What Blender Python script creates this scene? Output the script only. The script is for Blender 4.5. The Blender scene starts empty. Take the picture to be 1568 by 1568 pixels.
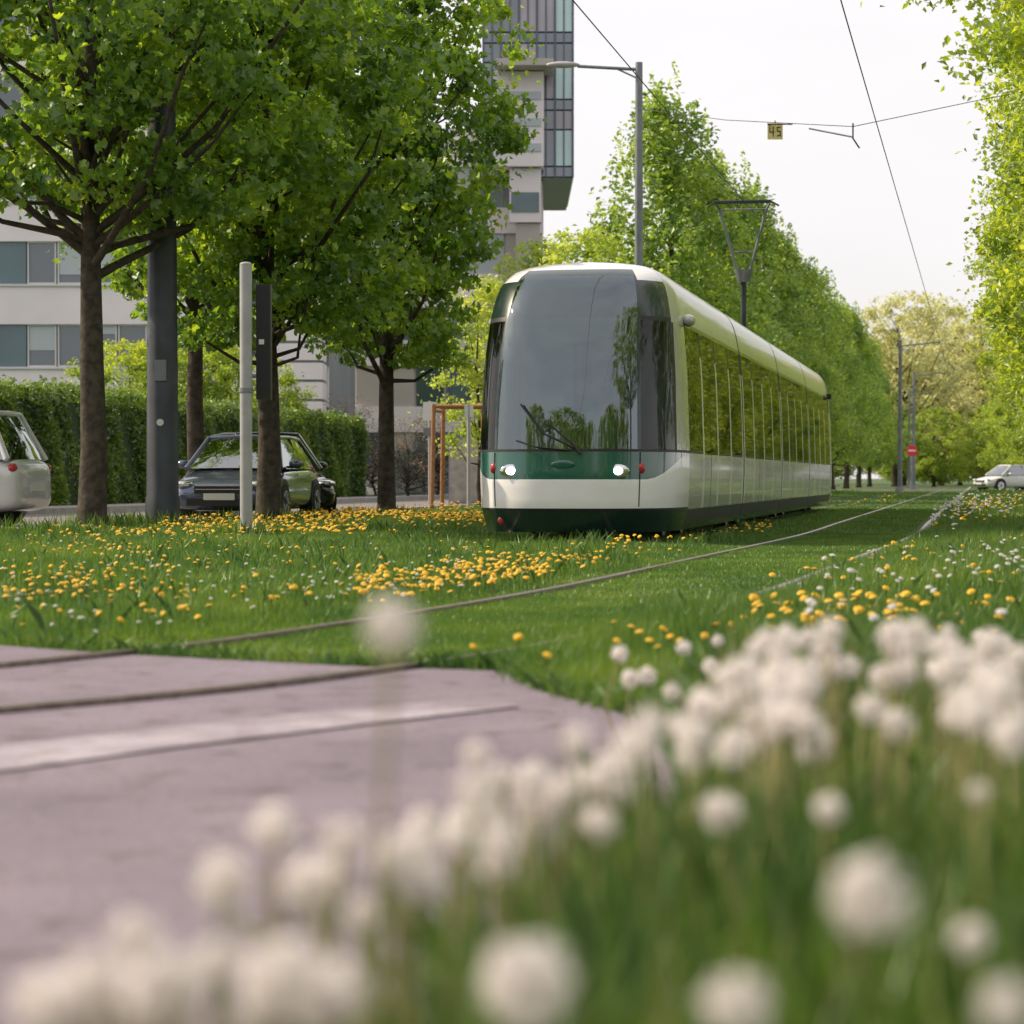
import bpy, math, random
import numpy as np
from mathutils import Vector, Matrix
rng=np.random.default_rng(7); random.seed(7)
F=3700.0; CH=0.75; HOR=732.0
TH=math.atan(716/F); SN=math.sin(TH); CS=math.cos(TH)
def LS(lat,s): return (lat*CS+s*SN, -lat*SN+s*CS)
def PX(px,py,Y): return ((px-784)/F*Y, Y, CH+(HOR-py)/F*Y)
def lat_of(x,y): return x*CS-y*SN
scene=bpy.context.scene
# ------------------------------------------------ materials
def newmat(name):
    m=bpy.data.materials.new(name); m.use_nodes=True
    nt=m.node_tree
    for n in list(nt.nodes): nt.nodes.remove(n)
    out=nt.nodes.new('ShaderNodeOutputMaterial')
    return m,nt,out
def pbr(name,col,rough=.5,metal=0.,spec=.5,coat=0.,noise=0.,nscale=8.,bump=0.,col2=None,emis=None,estr=0,detail=6):
    m,nt,out=newmat(name)
    b=nt.nodes.new('ShaderNodeBsdfPrincipled'); nt.links.new(b.outputs[0],out.inputs[0])
    b.inputs['Base Color'].default_value=(*col,1); b.inputs['Roughness'].default_value=rough
    b.inputs['Metallic'].default_value=metal; b.inputs['Specular IOR Level'].default_value=spec
    b.inputs['Coat Weight'].default_value=coat; b.inputs['Coat Roughness'].default_value=.04
    if emis: b.inputs['Emission Color'].default_value=(*emis,1); b.inputs['Emission Strength'].default_value=estr
    if noise>0 or bump>0:
        g=nt.nodes.new('ShaderNodeNewGeometry')
        n=nt.nodes.new('ShaderNodeTexNoise'); n.inputs['Scale'].default_value=nscale; n.inputs['Detail'].default_value=detail
        nt.links.new(g.outputs['Position'],n.inputs['Vector'])
        if noise>0:
            c2=col2 if col2 else tuple(c*(1-noise) for c in col)
            r=nt.nodes.new('ShaderNodeValToRGB'); r.color_ramp.elements[0].position=.35; r.color_ramp.elements[1].position=.65
            r.color_ramp.elements[0].color=(*c2,1); r.color_ramp.elements[1].color=(*col,1)
            nt.links.new(n.outputs[0],r.inputs[0]); nt.links.new(r.outputs[0],b.inputs['Base Color'])
        if bump>0:
            bp=nt.nodes.new('ShaderNodeBump'); bp.inputs['Strength'].default_value=bump; bp.inputs['Distance'].default_value=.02
            nt.links.new(n.outputs[0],bp.inputs['Height']); nt.links.new(bp.outputs[0],b.inputs['Normal'])
    return m
def leafmat(name,c1,c2,c3,trans=.5,scale=.7,gloss=.06,tv=2.1):
    m,nt,out=newmat(name)
    g=nt.nodes.new('ShaderNodeNewGeometry')
    n=nt.nodes.new('ShaderNodeTexNoise'); n.inputs['Scale'].default_value=scale; n.inputs['Detail'].default_value=3
    nt.links.new(g.outputs['Position'],n.inputs['Vector'])
    add=nt.nodes.new('ShaderNodeMath'); add.operation='MULTIPLY_ADD'; add.inputs[1].default_value=.45
    nt.links.new(g.outputs['Random Per Island'],add.inputs[0])
    mm=nt.nodes.new('ShaderNodeMath'); mm.operation='MULTIPLY_ADD'; mm.inputs[1].default_value=1.5; mm.inputs[2].default_value=-.47
    nt.links.new(n.outputs[0],mm.inputs[0]); nt.links.new(mm.outputs[0],add.inputs[2])
    r=nt.nodes.new('ShaderNodeValToRGB'); e=r.color_ramp.elements
    e[0].position=.1; e[0].color=(*c1,1); e[1].position=.9; e[1].color=(*c3,1)
    k=e.new(.5); k.color=(*c2,1)
    nt.links.new(add.outputs[0],r.inputs[0])
    d=nt.nodes.new('ShaderNodeBsdfDiffuse'); t=nt.nodes.new('ShaderNodeBsdfTranslucent')
    hs=nt.nodes.new('ShaderNodeHueSaturation'); hs.inputs['Hue'].default_value=.475; hs.inputs['Saturation'].default_value=1.05; hs.inputs['Value'].default_value=tv
    nt.links.new(r.outputs[0],d.inputs[0]); nt.links.new(r.outputs[0],hs.inputs['Color']); nt.links.new(hs.outputs[0],t.inputs[0])
    mx=nt.nodes.new('ShaderNodeMixShader'); mx.inputs[0].default_value=trans
    nt.links.new(d.outputs[0],mx.inputs[1]); nt.links.new(t.outputs[0],mx.inputs[2])
    gl=nt.nodes.new('ShaderNodeBsdfGlossy'); gl.inputs['Roughness'].default_value=.45; gl.inputs[0].default_value=(.9,1,.9,1)
    m2=nt.nodes.new('ShaderNodeMixShader'); m2.inputs[0].default_value=gloss
    nt.links.new(mx.outputs[0],m2.inputs[1]); nt.links.new(gl.outputs[0],m2.inputs[2]); nt.links.new(m2.outputs[0],out.inputs[0])
    return m
def glassmat(name,tint,base=.12,rough=.015,gcol=(.9,.95,.95)):
    m,nt,out=newmat(name)
    t=nt.nodes.new('ShaderNodeBsdfTransparent'); t.inputs[0].default_value=(*tint,1)
    g=nt.nodes.new('ShaderNodeBsdfGlossy'); g.inputs[0].default_value=(*gcol,1); g.inputs['Roughness'].default_value=rough
    fr=nt.nodes.new('ShaderNodeFresnel'); fr.inputs['IOR'].default_value=1.5
    ad=nt.nodes.new('ShaderNodeMath'); ad.operation='ADD'; ad.inputs[1].default_value=base; ad.use_clamp=True
    nt.links.new(fr.outputs[0],ad.inputs[0])
    mx=nt.nodes.new('ShaderNodeMixShader'); nt.links.new(ad.outputs[0],mx.inputs[0])
    nt.links.new(t.outputs[0],mx.inputs[1]); nt.links.new(g.outputs[0],mx.inputs[2]); nt.links.new(mx.outputs[0],out.inputs[0])
    return m
M={}
M['leafA']=leafmat('leaf_maple',(.05,.125,.013),(.12,.235,.022),(.27,.38,.035),tv=2.2,trans=.55)
M['leafB']=leafmat('leaf_hornbeam',(.085,.165,.035),(.165,.275,.045),(.30,.40,.06),trans=.58)
M['leafR']=leafmat('leaf_lime_young',(.10,.17,.022),(.19,.29,.03),(.34,.41,.045),trans=.6)
M['leafY']=leafmat('leaf_yellowgreen',(.15,.24,.03),(.26,.36,.05),(.38,.44,.09),trans=.55)
M['leafP']=leafmat('leaf_pale_spring',(.27,.29,.12),(.38,.40,.17),(.47,.47,.25),trans=.55)
M['hedge']=leafmat('leaf_hedge',(.045,.09,.014),(.085,.165,.022),(.18,.27,.035),trans=.4)
M['bud']=leafmat('leaf_budding',(.15,.10,.08),(.24,.17,.12),(.30,.25,.16),trans=.3)
M['grass']=leafmat('grass_blades',(.032,.10,.014),(.07,.165,.018),(.17,.26,.03),trans=.42,scale=.9,tv=1.7)
M['grasst']=leafmat('grass_tall',(.03,.095,.02),(.06,.15,.024),(.15,.235,.04),trans=.42,scale=2.5,tv=1.7)
M['bark']=pbr('bark',(.085,.068,.05),.95,noise=.6,nscale=9,bump=1.0)
M['soil']=pbr('soil_grass',(.055,.115,.025),.95,noise=.5,nscale=3,col2=(.045,.07,.02),bump=.4)
M['yellow']=pbr('petal_yellow',(.88,.50,.01),.6,noise=.3,nscale=60)
M['stem']=pbr('stem_green',(.18,.27,.06),.6,noise=.3,nscale=20)
M['stemy']=pbr('stem_pale',(.42,.38,.18),.6,noise=.3,nscale=20)
M['core']=pbr('seed_core',(.36,.28,.18),.8)
M['conc']=pbr('concrete',(.42,.39,.37),.8,noise=.3,nscale=5,bump=.2)
M['rail']=pbr('rail_steel',(.30,.24,.21),.35,metal=.6,noise=.4,nscale=20)
M['groove']=pbr('rail_groove',(.05,.035,.03),.8)
M['road']=pbr('street_asphalt',(.22,.20,.20),.85,noise=.3,nscale=30,bump=.2)
M['steel']=pbr('galvanised_steel',(.24,.26,.29),.5,metal=.3,noise=.25,nscale=4)
M['dsteel']=pbr('dark_steel',(.06,.07,.085),.5,metal=.2,noise=.4,nscale=2.5)
M['lsteel']=pbr('painted_post',(.42,.42,.43),.5,noise=.15,nscale=6)
M['black']=pbr('black_plastic',(.015,.015,.018),.45)
M['rubber']=pbr('rubber',(.02,.02,.02),.7)
M['wood']=pbr('stake_wood',(.42,.19,.08),.7,noise=.35,nscale=14)
def puff(name,col):
    m,nt,out=newmat(name)
    d=nt.nodes.new('ShaderNodeBsdfDiffuse'); d.inputs[0].default_value=(*col,1)
    t=nt.nodes.new('ShaderNodeBsdfTranslucent'); t.inputs[0].default_value=(*col,1)
    mx=nt.nodes.new('ShaderNodeMixShader'); mx.inputs[0].default_value=.5
    nt.links.new(d.outputs[0],mx.inputs[1]); nt.links.new(t.outputs[0],mx.inputs[2]); nt.links.new(mx.outputs[0],out.inputs[0])
    return m
M['fluff']=puff('seed_fluff',(.92,.88,.89))
def pavement(name,A,B,sc=1.3,lo=.35,hi=.7):
    m,nt,out=newmat(name)
    b=nt.nodes.new('ShaderNodeBsdfPrincipled'); nt.links.new(b.outputs[0],out.inputs[0]); b.inputs['Roughness'].default_value=.85
    g=nt.nodes.new('ShaderNodeNewGeometry')
    def noi(s,d,lo,hi,a,c):
        n=nt.nodes.new('ShaderNodeTexNoise'); n.inputs['Scale'].default_value=s; n.inputs['Detail'].default_value=d
        nt.links.new(g.outputs['Position'],n.inputs['Vector'])
        r=nt.nodes.new('ShaderNodeValToRGB'); r.color_ramp.elements[0].position=lo; r.color_ramp.elements[1].position=hi
        r.color_ramp.elements[0].color=(*a,1); r.color_ramp.elements[1].color=(*c,1)
        nt.links.new(n.outputs[0],r.inputs[0]); return n,r
    n1,r1=noi(sc,5,lo,hi,A,B)
    n2,r2=noi(90,3,.3,.6,(.66,.64,.64),(1,1,1))
    n3,r3=noi(6.,5,.56,.70,(1,1,1),(.62,.58,.56))
    mu=nt.nodes.new('ShaderNodeMixRGB'); mu.blend_type='MULTIPLY'; mu.inputs[0].default_value=1
    nt.links.new(r1.outputs[0],mu.inputs[1]); nt.links.new(r2.outputs[0],mu.inputs[2])
    m3=nt.nodes.new('ShaderNodeMixRGB'); m3.blend_type='MULTIPLY'; m3.inputs[0].default_value=1
    nt.links.new(mu.outputs[0],m3.inputs[1]); nt.links.new(r3.outputs[0],m3.inputs[2])
    nt.links.new(m3.outputs[0],b.inputs['Base Color'])
    bp=nt.nodes.new('ShaderNodeBump'); bp.inputs['Strength'].default_value=.5; bp.inputs['Distance'].default_value=.01
    nt.links.new(n2.outputs[0],bp.inputs['Height']); nt.links.new(bp.outputs[0],b.inputs['Normal'])
    return m
M['pave']=pavement('pavement_asphalt',(.18,.148,.195),(.25,.207,.265))
M['paint']=pavement('worn_white_paint',(.25,.21,.26),(.42,.38,.45),3.,.38,.60)
M['tsilver']=pbr('tram_silver',(.54,.54,.50),.25,metal=.2,coat=.6,noise=.06,nscale=1.5)
M['tpost']=pbr('tram_door_post',(.74,.72,.69),.35,coat=.3,noise=.05,nscale=1.5)
M['troof']=pbr('tram_roof_cove',(.60,.60,.53),.28,metal=.2,coat=.5,noise=.08,nscale=2)
M['twhite']=pbr('tram_white',(.90,.87,.91),.25,coat=.7,noise=.04,nscale=3)
M['tgreen']=pbr('tram_green',(.006,.095,.07),.2,coat=1.)
M['tdark']=pbr('tram_dark_green',(.006,.024,.024),.25,coat=.5)
M['tglass']=glassmat('tram_glass',(.42,.45,.45),.02,gcol=(.58,.58,.56))
M['tshield']=glassmat('tram_windshield',(.34,.46,.47),.14,gcol=(.78,.92,.97))
M['lamp']=pbr('headlight_lit',(1,1,1),.3,emis=(.90,.86,1),estr=10)
M['red']=pbr('red_lens',(.45,.02,.02),.3,coat=.6)
M['seat']=pbr('seat_fabric',(.12,.2,.2),.8)
M['inter']=pbr('interior_panel',(.45,.47,.46),.6)
M['pole_r']=pbr('grab_pole',(.6,.12,.05),.4)
M['cglass']=glassmat('car_glass',(.06,.07,.08),.3)
M['chrome']=pbr('chrome',(.7,.7,.72),.15,metal=1)
M['plate']=pbr('number_plate',(.7,.7,.68),.5)
# ------------------------------------------------ mesh builder
class MB:
    def __init__(s): s.ch=[]; s.mats=[]
    def mi(s,m):
        if m not in s.mats: s.mats.append(m)
        return s.mats.index(m)
    def add(s,v,f,m,smooth=False):
        s.ch.append((np.asarray(v,dtype=np.float32).reshape(-1,3),np.asarray(f,dtype=np.int64),s.mi(m),smooth))
    def box(s,c,sz,m,rz=0.):
        hx,hy,hz=sz[0]/2,sz[1]/2,sz[2]/2
        v=np.array([[x,y,z] for x in(-hx,hx) for y in(-hy,hy) for z in(-hz,hz)])
        if rz:
            R=np.array([[math.cos(rz),-math.sin(rz),0],[math.sin(rz),math.cos(rz),0],[0,0,1]]); v=v@R.T
        s.add(v+np.array(c),[[0,1,3,2],[4,6,7,5],[0,4,5,1],[2,3,7,6],[0,2,6,4],[1,5,7,3]],m)
    def bb(s,x0,x1,y0,y1,z0,z1,m): s.box(((x0+x1)/2,(y0+y1)/2,(z0+z1)/2),(abs(x1-x0),abs(y1-y0),abs(z1-z0)),m)
    def tube(s,pts,rad,m,n=8,cap=True):
        pts=np.array(pts,dtype=float); k=len(pts)
        rad=np.full(k,rad) if np.isscalar(rad) else np.array(rad)
        V=[]
        for i in range(k):
            t=pts[min(i+1,k-1)]-pts[max(i-1,0)]; t/=np.linalg.norm(t)+1e-9
            a=np.array([0,0,1.]) if abs(t[2])<.9 else np.array([1.,0,0])
            x=np.cross(t,a); x/=np.linalg.norm(x); y=np.cross(t,x)
            an=np.arange(n)*2*np.pi/n
            V.append(pts[i]+rad[i]*(np.cos(an)[:,None]*x+np.sin(an)[:,None]*y))
        V=np.concatenate(V); f=[]
        for i in range(k-1):
            for j in range(n): f.append([i*n+j,i*n+(j+1)%n,(i+1)*n+(j+1)%n,(i+1)*n+j])
        s.add(V,f,m,True)
        if cap and n>2:
            s.add(V[:n][::-1],[list(range(n))],m); s.add(V[-n:],[list(range(n))],m)
    def ell(s,c,r,m,nu=12,nv=8):
        V=[];f=[]
        for i in range(nv+1):
            p=math.pi*i/nv
            for j in range(nu):
                q=2*math.pi*j/nu; V.append([c[0]+r[0]*math.sin(p)*math.cos(q),c[1]+r[1]*math.sin(p)*math.sin(q),c[2]+r[2]*math.cos(p)])
        for i in range(nv):
            for j in range(nu): f.append([i*nu+j,(i+1)*nu+j,(i+1)*nu+(j+1)%nu,i*nu+(j+1)%nu])
        s.add(V,f,m,True)
    def cyl(s,c,r,h,ax,m,n=24):
        c=np.array(c,float); a=np.zeros(3); a[ax]=h/2
        s.tube([c-a,c+a],r,m,n)
    def mesh(s,name):
        me=bpy.data.meshes.new(name)
        nv=sum(len(c[0]) for c in s.ch); nl=sum(c[1].size for c in s.ch); nf=sum(len(c[1]) for c in s.ch)
        V=np.concatenate([c[0] for c in s.ch]); L=np.empty(nl,np.int32); ST=np.empty(nf,np.int32); TT=np.empty(nf,np.int32); MI=np.empty(nf,np.int32); SM=np.empty(nf,bool)
        o=0;l=0;p=0
        for v,f,mi,sm in s.ch:
            q,k=f.shape
            L[l:l+q*k]=(f+o).ravel(); ST[p:p+q]=l+np.arange(q)*k; TT[p:p+q]=k; MI[p:p+q]=mi; SM[p:p+q]=sm
            o+=len(v); l+=q*k; p+=q
        me.vertices.add(nv); me.vertices.foreach_set('co',V.ravel())
        me.loops.add(nl); me.loops.foreach_set('vertex_index',L)
        me.polygons.add(nf); me.polygons.foreach_set('loop_start',ST)
        try: me.polygons.foreach_set('loop_total',TT)
        except Exception: pass
        me.polygons.foreach_set('material_index',MI); me.polygons.foreach_set('use_smooth',SM)
        for m in s.mats: me.materials.append(m)
        me.update(calc_edges=True)
        return me
    def obj(s,name,parent=None,loc=(0,0,0),rz=0):
        return place(s.mesh(name),name,parent,loc,rz)
def place(me,name,parent=None,loc=(0,0,0),rz=0,scale=(1,1,1)):
    o=bpy.data.objects.new(name,me); scene.collection.objects.link(o)
    o.location=loc; o.rotation_euler=(0,0,rz); o.scale=scale
    if parent: o.parent=parent
    return o
def empty(name,loc=(0,0,0),rz=0):
    o=bpy.data.objects.new(name,None); o.empty_display_size=.2; scene.collection.objects.link(o); o.location=loc; o.rotation_euler=(0,0,rz); return o
# ------------------------------------------------ leaves/trees
def maple():
    a=np.radians([90,60,30,-15,-90,-165,150,120]); r=np.array([1,.5,.95,.62,.5,.62,.95,.5])*.62
    return np.stack([r*np.cos(a),r*np.sin(a)],1)
QUAD=np.array([[0,-.55],[.34,-.02],[0,.6],[-.34,-.02]])
MAPLE=maple()
def leaves(mb,C,size,m,shape=QUAD,up=.55,outc=None):
    N=len(C); k=len(shape)
    n=rng.normal(size=(N,3)); n/=np.linalg.norm(n,axis=1)[:,None]; n=n*.85+np.array([0,0,up])
    if outc is not None:
        o=C-outc; o/=np.linalg.norm(o,axis=1)[:,None]+1e-6; n+=.35*o
    n/=np.linalg.norm(n,axis=1)[:,None]
    a=rng.normal(size=(N,3)); x=np.cross(n,a); x/=np.linalg.norm(x,axis=1)[:,None]; y=np.cross(n,x)
    s=size*rng.uniform(.6,1.25,N)
    V=C[:,None,:]+s[:,None,None]*(shape[None,:,0,None]*x[:,None,:]+shape[None,:,1,None]*y[:,None,:])
    fold=(np.abs(shape[:,0])*.35)[None,:,None]*s[:,None,None]*n[:,None,:]
    V=V+fold
    mb.add(V.reshape(-1,3),np.arange(N*k).reshape(N,k),m)
def tree_mesh(name,seed,H,zb,prof,tr,ncl,nlf,ls,cr,leafm,shape=QUAD,nlimb=50,shell=.45,flat=.6,trunk_top=.8,lump=1.,spikes=0,stray=.06,limbr=1.):
    global rng
    rng=np.random.default_rng(seed)
    mb=MB()
    ph=rng.uniform(0,6.28,6)
    def R(t,a): 
        return prof(t)*(1+lump*(.16*np.sin(2*a+ph[0]+5*t)+.12*np.sin(3*a+ph[1]-8*t)+.10*np.sin(5*a+ph[2]+14*t)))
    t=rng.uniform(0,1,ncl*4); pr=prof(t); keep=rng.uniform(0,pr.max(),len(t))<pr; t=t[keep][:ncl]
    a=rng.uniform(0,6.283,len(t)); rr=R(t,a)*rng.uniform(0,1,len(t))**shell
    C=np.stack([rr*np.cos(a),rr*np.sin(a),zb+t*(H-zb)],1)
    zt=zb+(H-zb)*trunk_top; k=10; zz=np.linspace(0,zt,k)
    wob=np.cumsum(rng.normal(0,.035,(k,2)),0); wob[0]=0
    tp=np.concatenate([wob,zz[:,None]],1); trr=tr*(1-.85*(zz/zt))*1.0; trr[0]*=1.35
    tp=np.insert(tp,1,[tp[0][0],tp[0][1],.25],0); trr=np.insert(trr,1,tr*1.02)
    mb.tube(tp,trr,M['bark'],12)
    def trunk_at(z): return np.array([np.interp(z,tp[:,2],tp[:,0]),np.interp(z,tp[:,2],tp[:,1]),z]),np.interp(z,tp[:,2],trr)
    idx=rng.permutation(len(C))[:nlimb]
    for i in idx:
        c=C[i]; hr=math.hypot(c[0],c[1]); z0=max(min(c[2]-hr*rng.uniform(.6,1.4),zt*.97),zb*.78+rng.uniform(0,.8))
        p0,r0=trunk_at(min(z0,zt)); 
        mid=p0*.5+c*.5+np.array([0,0,-.12*hr])+rng.normal(0,.12,3)
        rb=min(r0*.5,.03+.017*hr)*limbr
        mb.tube([p0,p0*.75+mid*.25+rng.normal(0,.03,3),mid,mid*.4+c*.6+rng.normal(0,.08,3),c],[rb,rb*.85,rb*.6,rb*.4,rb*.15],M['bark'],5,False)
    P=[]
    for c in C:
        n=int(nlf*rng.uniform(.5,1.5)); q=rng.normal(0,1,(n,3)); q/=np.linalg.norm(q,axis=1)[:,None]; q*=(rng.uniform(0,1,n)**.45)[:,None]
        rad=cr*rng.uniform(.6,1.35)
        q=q*np.array([rad,rad,rad*flat]); q[:,2]-=.25*(q[:,0]**2+q[:,1]**2)/rad
        P.append(c+q)
    for k_ in range(spikes):
        t_=rng.uniform(.1,.97); a_=rng.uniform(0,6.283); r_=R(np.array([t_]),np.array([a_]))[0]*rng.uniform(.5,.98)
        n=int(nlf*.6); hh=rng.uniform(.8,1.7); uu=rng.uniform(0,1,n); w=.24*(1-uu)**.7
        P.append(np.stack([r_*math.cos(a_)+rng.normal(0,1,n)*w,r_*math.sin(a_)+rng.normal(0,1,n)*w,zb+t_*(H-zb)+uu*hh],1))
    n=int(ncl*nlf*stray); ts=rng.uniform(0,1,n); as_=rng.uniform(0,6.283,n); r2=R(ts,as_)*rng.uniform(.9,1.15,n)
    P.append(np.stack([r2*np.cos(as_),r2*np.sin(as_),zb+ts*(H-zb)],1))
    P=np.concatenate(P); leaves(mb,P,ls,leafm,shape,outc=np.array([0,0,(zb+H)/2]))
    return mb.mesh(name)
oval=lambda R:(lambda t:R*np.clip(np.sin(np.pi*np.clip(t*.86+.1,0,1)),0,1)**.6)
cone=lambda R:(lambda t:R*np.clip(1.02-t,0,1)**.62*np.clip(t*7+.45,0,1)**.5)
colm=lambda R:(lambda t:R*np.clip(np.sin(np.pi*np.clip(t*.9+.06,0,1)),0,1)**.35)
tA=tree_mesh('maple_a',11,11.8,4.5,oval(3.3),.21,310,75,.16,.48,M['leafA'],MAPLE,70,flat=.5)
tB=tree_mesh('maple_b',23,11.5,2.9,oval(2.7),.20,360,75,.155,.46,M['leafA'],MAPLE,70,flat=.5,shell=.5)
tC=tree_mesh('hornbeam_a',31,12.4,2.0,cone(3.5),.2,380,60,.18,.5,M['leafB'],QUAD,30,shell=.4,spikes=110,flat=1.)
tD=tree_mesh('hornbeam_b',37,12.2,2.0,cone(3.3),.2,380,60,.18,.5,M['leafB'],QUAD,30,shell=.4,spikes=110,flat=1.)
tE=tree_mesh('lime_a',41,13,1.7,colm(2.8),.2,480,100,.11,.45,M['leafR'],QUAD,30,shell=.35,flat=.8)
tF=tree_mesh('lime_b',43,12,4.3,colm(4.4),.22,520,120,.085,.42,M['leafR'],QUAD,40,shell=.38,stray=.01,limbr=.5)
tG=tree_mesh('young_tree',47,8,1.7,oval(1.9),.1,120,70,.15,.42,M['leafY'],QUAD,30)
tH=tree_mesh('pale_tree',53,17,2.5,oval(6),.3,260,60,.3,.9,M['leafP'],QUAD,120,shell=.6)
tI=tree_mesh('park_tree',59,12,1.0,oval(6),.3,260,80,.28,.9,M['leafR'],QUAD,40,shell=.4)
tS=tree_mesh('budding_shrub',61,3.6,.4,oval(1.7),.06,110,14,.07,.35,M['bud'],QUAD,100)
def put(me,name,x,y,rz=None,s=1.,sz=None):
    return place(me,name,None,(x,y,0),random.uniform(0,6.28) if rz is None else rz,(s,s,sz or s))
def putp(me,name,px,Y,rz=None,s=1.,sz=None): return put(me,name,(px-784)/F*Y,Y,rz,s,sz)
putp(tA,'maple_tree',141,34,.4)
putp(tB,'maple_tree',411,38,1.2)
putp(tB,'maple_tree',592,43.5,3.6,.84,.98)
putp(tA,'maple_tree',300,46,5.1,.95)
i=0
for s,sc in zip([73,85,98,111,125,140,156,173,191,210],[1,.96,1,.95,1,1,.98,1.02,1,1]):
    x,y=LS(-9.3,s); put(tC if i%2 else tD,'hornbeam_tree',x,y,i*1.7,sc); i+=1
putp(tG,'young_tree',735,60,1.5,.72)
putp(tG,'young_tree',828,90,1.1,1.2)
putp(tG,'young_tree',885,66,2.1,.95)
for s,l in zip([33,40,48,57,67,78,90,104,120,138,158,180,205],[3.1,3.0,3.0,3.1,3.2,3.3,3.4,3.6,3.8,4,4,4,4]):
    x,y=LS(l,s); put(tE,'lime_tree',x,y,s*1.3,1.0)
x,y=LS(2.95,23.5); put(tF,'lime_tree',x,y,.6,1.0)
for (x,y,s_) in [(-13,-9,1.25),(-22,-1,1.2),(13,-9,1.25),(24,-4,1.2),(-5,-25,1.25),(7,-26,1.3),(-17,-24,1.3),(19,-22,1.3)]:  # unseen trees behind the camera, added and scaled to darken the lower windscreen reflection
    put(tI,'park_tree',x,y,None,s_)
for px,Y,s in [(1370,215,1.0),(1440,240,1.1),(1500,225,.95),(1560,250,1.2),(1640,230,1.1)]: putp(tH,'pale_spring_tree',px,Y,None,s)
for px,Y,s in [(1385,235,.75),(1430,205,.55),(1470,250,.8),(1520,215,.6),(1570,190,.62),(1620,240,.9),(1700,200,.8)]: putp(tI,'park_tree',px,Y,None,s)
for k_ in range(9): putp(tI,'park_tree',900+k_*120,285+(k_%3)*12,None,1.3)
for px,Y,s in [(470,86,.9),(530,88,1.05),(575,92,.8),(625,84,.8),(670,90,.95)]: putp(tS,'budding_shrub',px,Y,None,s)
putp(tI,'park_tree',200,78,1.,.42); putp(tI,'park_tree',290,80,2.,.45); putp(tI,'park_tree',345,79,3.,.42)
# ------------------------------------------------ ground
def sheet(name,poly,z,m,parent=None):
    me=bpy.data.meshes.new(name); me.from_pydata([(p[0],p[1],z) for p in poly],[],[list(range(len(poly)))]); me.materials.append(m)
    if me.polygons[0].normal.z<0: me.flip_normals()
    return place(me,name,parent)
sheet('ground',[(-1500,-1500),(1500,-1500),(1500,2500),(-1500,2500)],0,M['soil'])
PAVE=[(-40,-25),(-.9,-25),(-.7,-5),(-.52,0),(-.36,1.5),(-.12,2.8),(.1,3.6),(.34,5),(.46,6.4),(.43,7.44),(.30,7.8),(.10,8.46),(.04,8.9),(-.01,9.31),(-.3,9.45),(-.63,9.57),(-1.3,9.98),(-1.75,10.3),(-2.28,10.76),(-6,12.2),(-40,22)]
sheet('pavement',PAVE,.006,M['pave'])
def strip(name,l0,l1,s0,s1,z,m):
    return sheet(name,[LS(l0,s0),LS(l1,s0),LS(l1,s1),LS(l0,s1)],z,m)
strip('street',-19,-12.6,10,220,.005,M['road'])
sw=MB()
def lsbox(mb,l0,l1,s0,s1,z0,z1,m):
    c=LS((l0+l1)/2,(s0+s1)/2); mb.box((c[0],c[1],(z0+z1)/2),(abs(l1-l0),abs(s1-s0),z1-z0),m,-TH)
lsbox(sw,-20.6,-19,10,220,-.05,.12,M['conc']); sw.obj('sidewalk')
kb=MB(); lsbox(kb,-12.6,-12.4,10,220,-.05,.10,M['conc']); kb.obj('kerb')
# ------------------------------------------------ rails
R0=[(-7.5,3.0),(-5.2,4.4),(-3.5,5.75),(-2.3,6.9),(-1.65,7.62),(-1.0,8.4),(-.45,9.35),(-.02,10.2),(.5,11.7),(1.1,13.6),(1.75,16.0),(2.97,21.3)]
R0=[(x,y) for x,y in R0]+[(LS(-.82,s)) for s in (31,40,60,90,140,220)]
def smoothpoly(P,n=12):
    P=np.array(P,float); out=[]
    for i in range(len(P)-1):
        p0=P[max(i-1,0)];p1=P[i];p2=P[i+1];p3=P[min(i+2,len(P)-1)]
        d=np.linalg.norm(p2-p1)
        m1=(p2-p0)/ (np.linalg.norm(p2-p1)+np.linalg.norm(p1-p0)+1e-9)*d; m2=(p3-p1)/(np.linalg.norm(p3-p2)+d+1e-9)*d
        if i==0: m1=p2-p1
        if i==len(P)-2: m2=p2-p1
        for t in np.linspace(0,1,n,endpoint=False):
            out.append((2*t**3-3*t**2+1)*p1+(t**3-2*t**2+t)*m1+(-2*t**3+3*t**2)*p2+(t**3-t**2)*m2)
    out.append(P[-1]); return np.array(out)
RC=smoothpoly(R0)
def offs(P,d):
    t=np.gradient(P,axis=0); t/=np.linalg.norm(t,axis=1)[:,None]; n=np.stack([-t[:,1],t[:,0]],1); return P+n*d
def ribbon(mb,P,o0,o1,z0,z1,m):
    A=offs(P,o0);B=offs(P,o1);n=len(P)
    V=np.concatenate([np.c_[A,np.full(n,z0)],np.c_[A,np.full(n,z1)],np.c_[B,np.full(n,z1)],np.c_[B,np.full(n,z0)]])
    f=[]
    for i in range(n-1):
        f+= [[i,i+1,n+i+1,n+i],[n+i,n+i+1,2*n+i+1,2*n+i],[2*n+i,2*n+i+1,3*n+i+1,3*n+i]]
    mb.add(V,f,m)
tk=MB(); RCf=RC[RC[:,1]>=14.5]
for base in (0,1.435,3.75-.72,3.75+.72):
    ribbon(tk,RC,base-.03,base+.03,-.05,.026 if base<2 else .014,M['rail'])
    ribbon(tk,RC,base+.031,base+.07,-.05,.011 if base<2 else .009,M['groove'])
ribbon(tk,RCf,-.15,-.031,-.05,.02,M['conc'])
tk.obj('tram_track')
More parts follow.
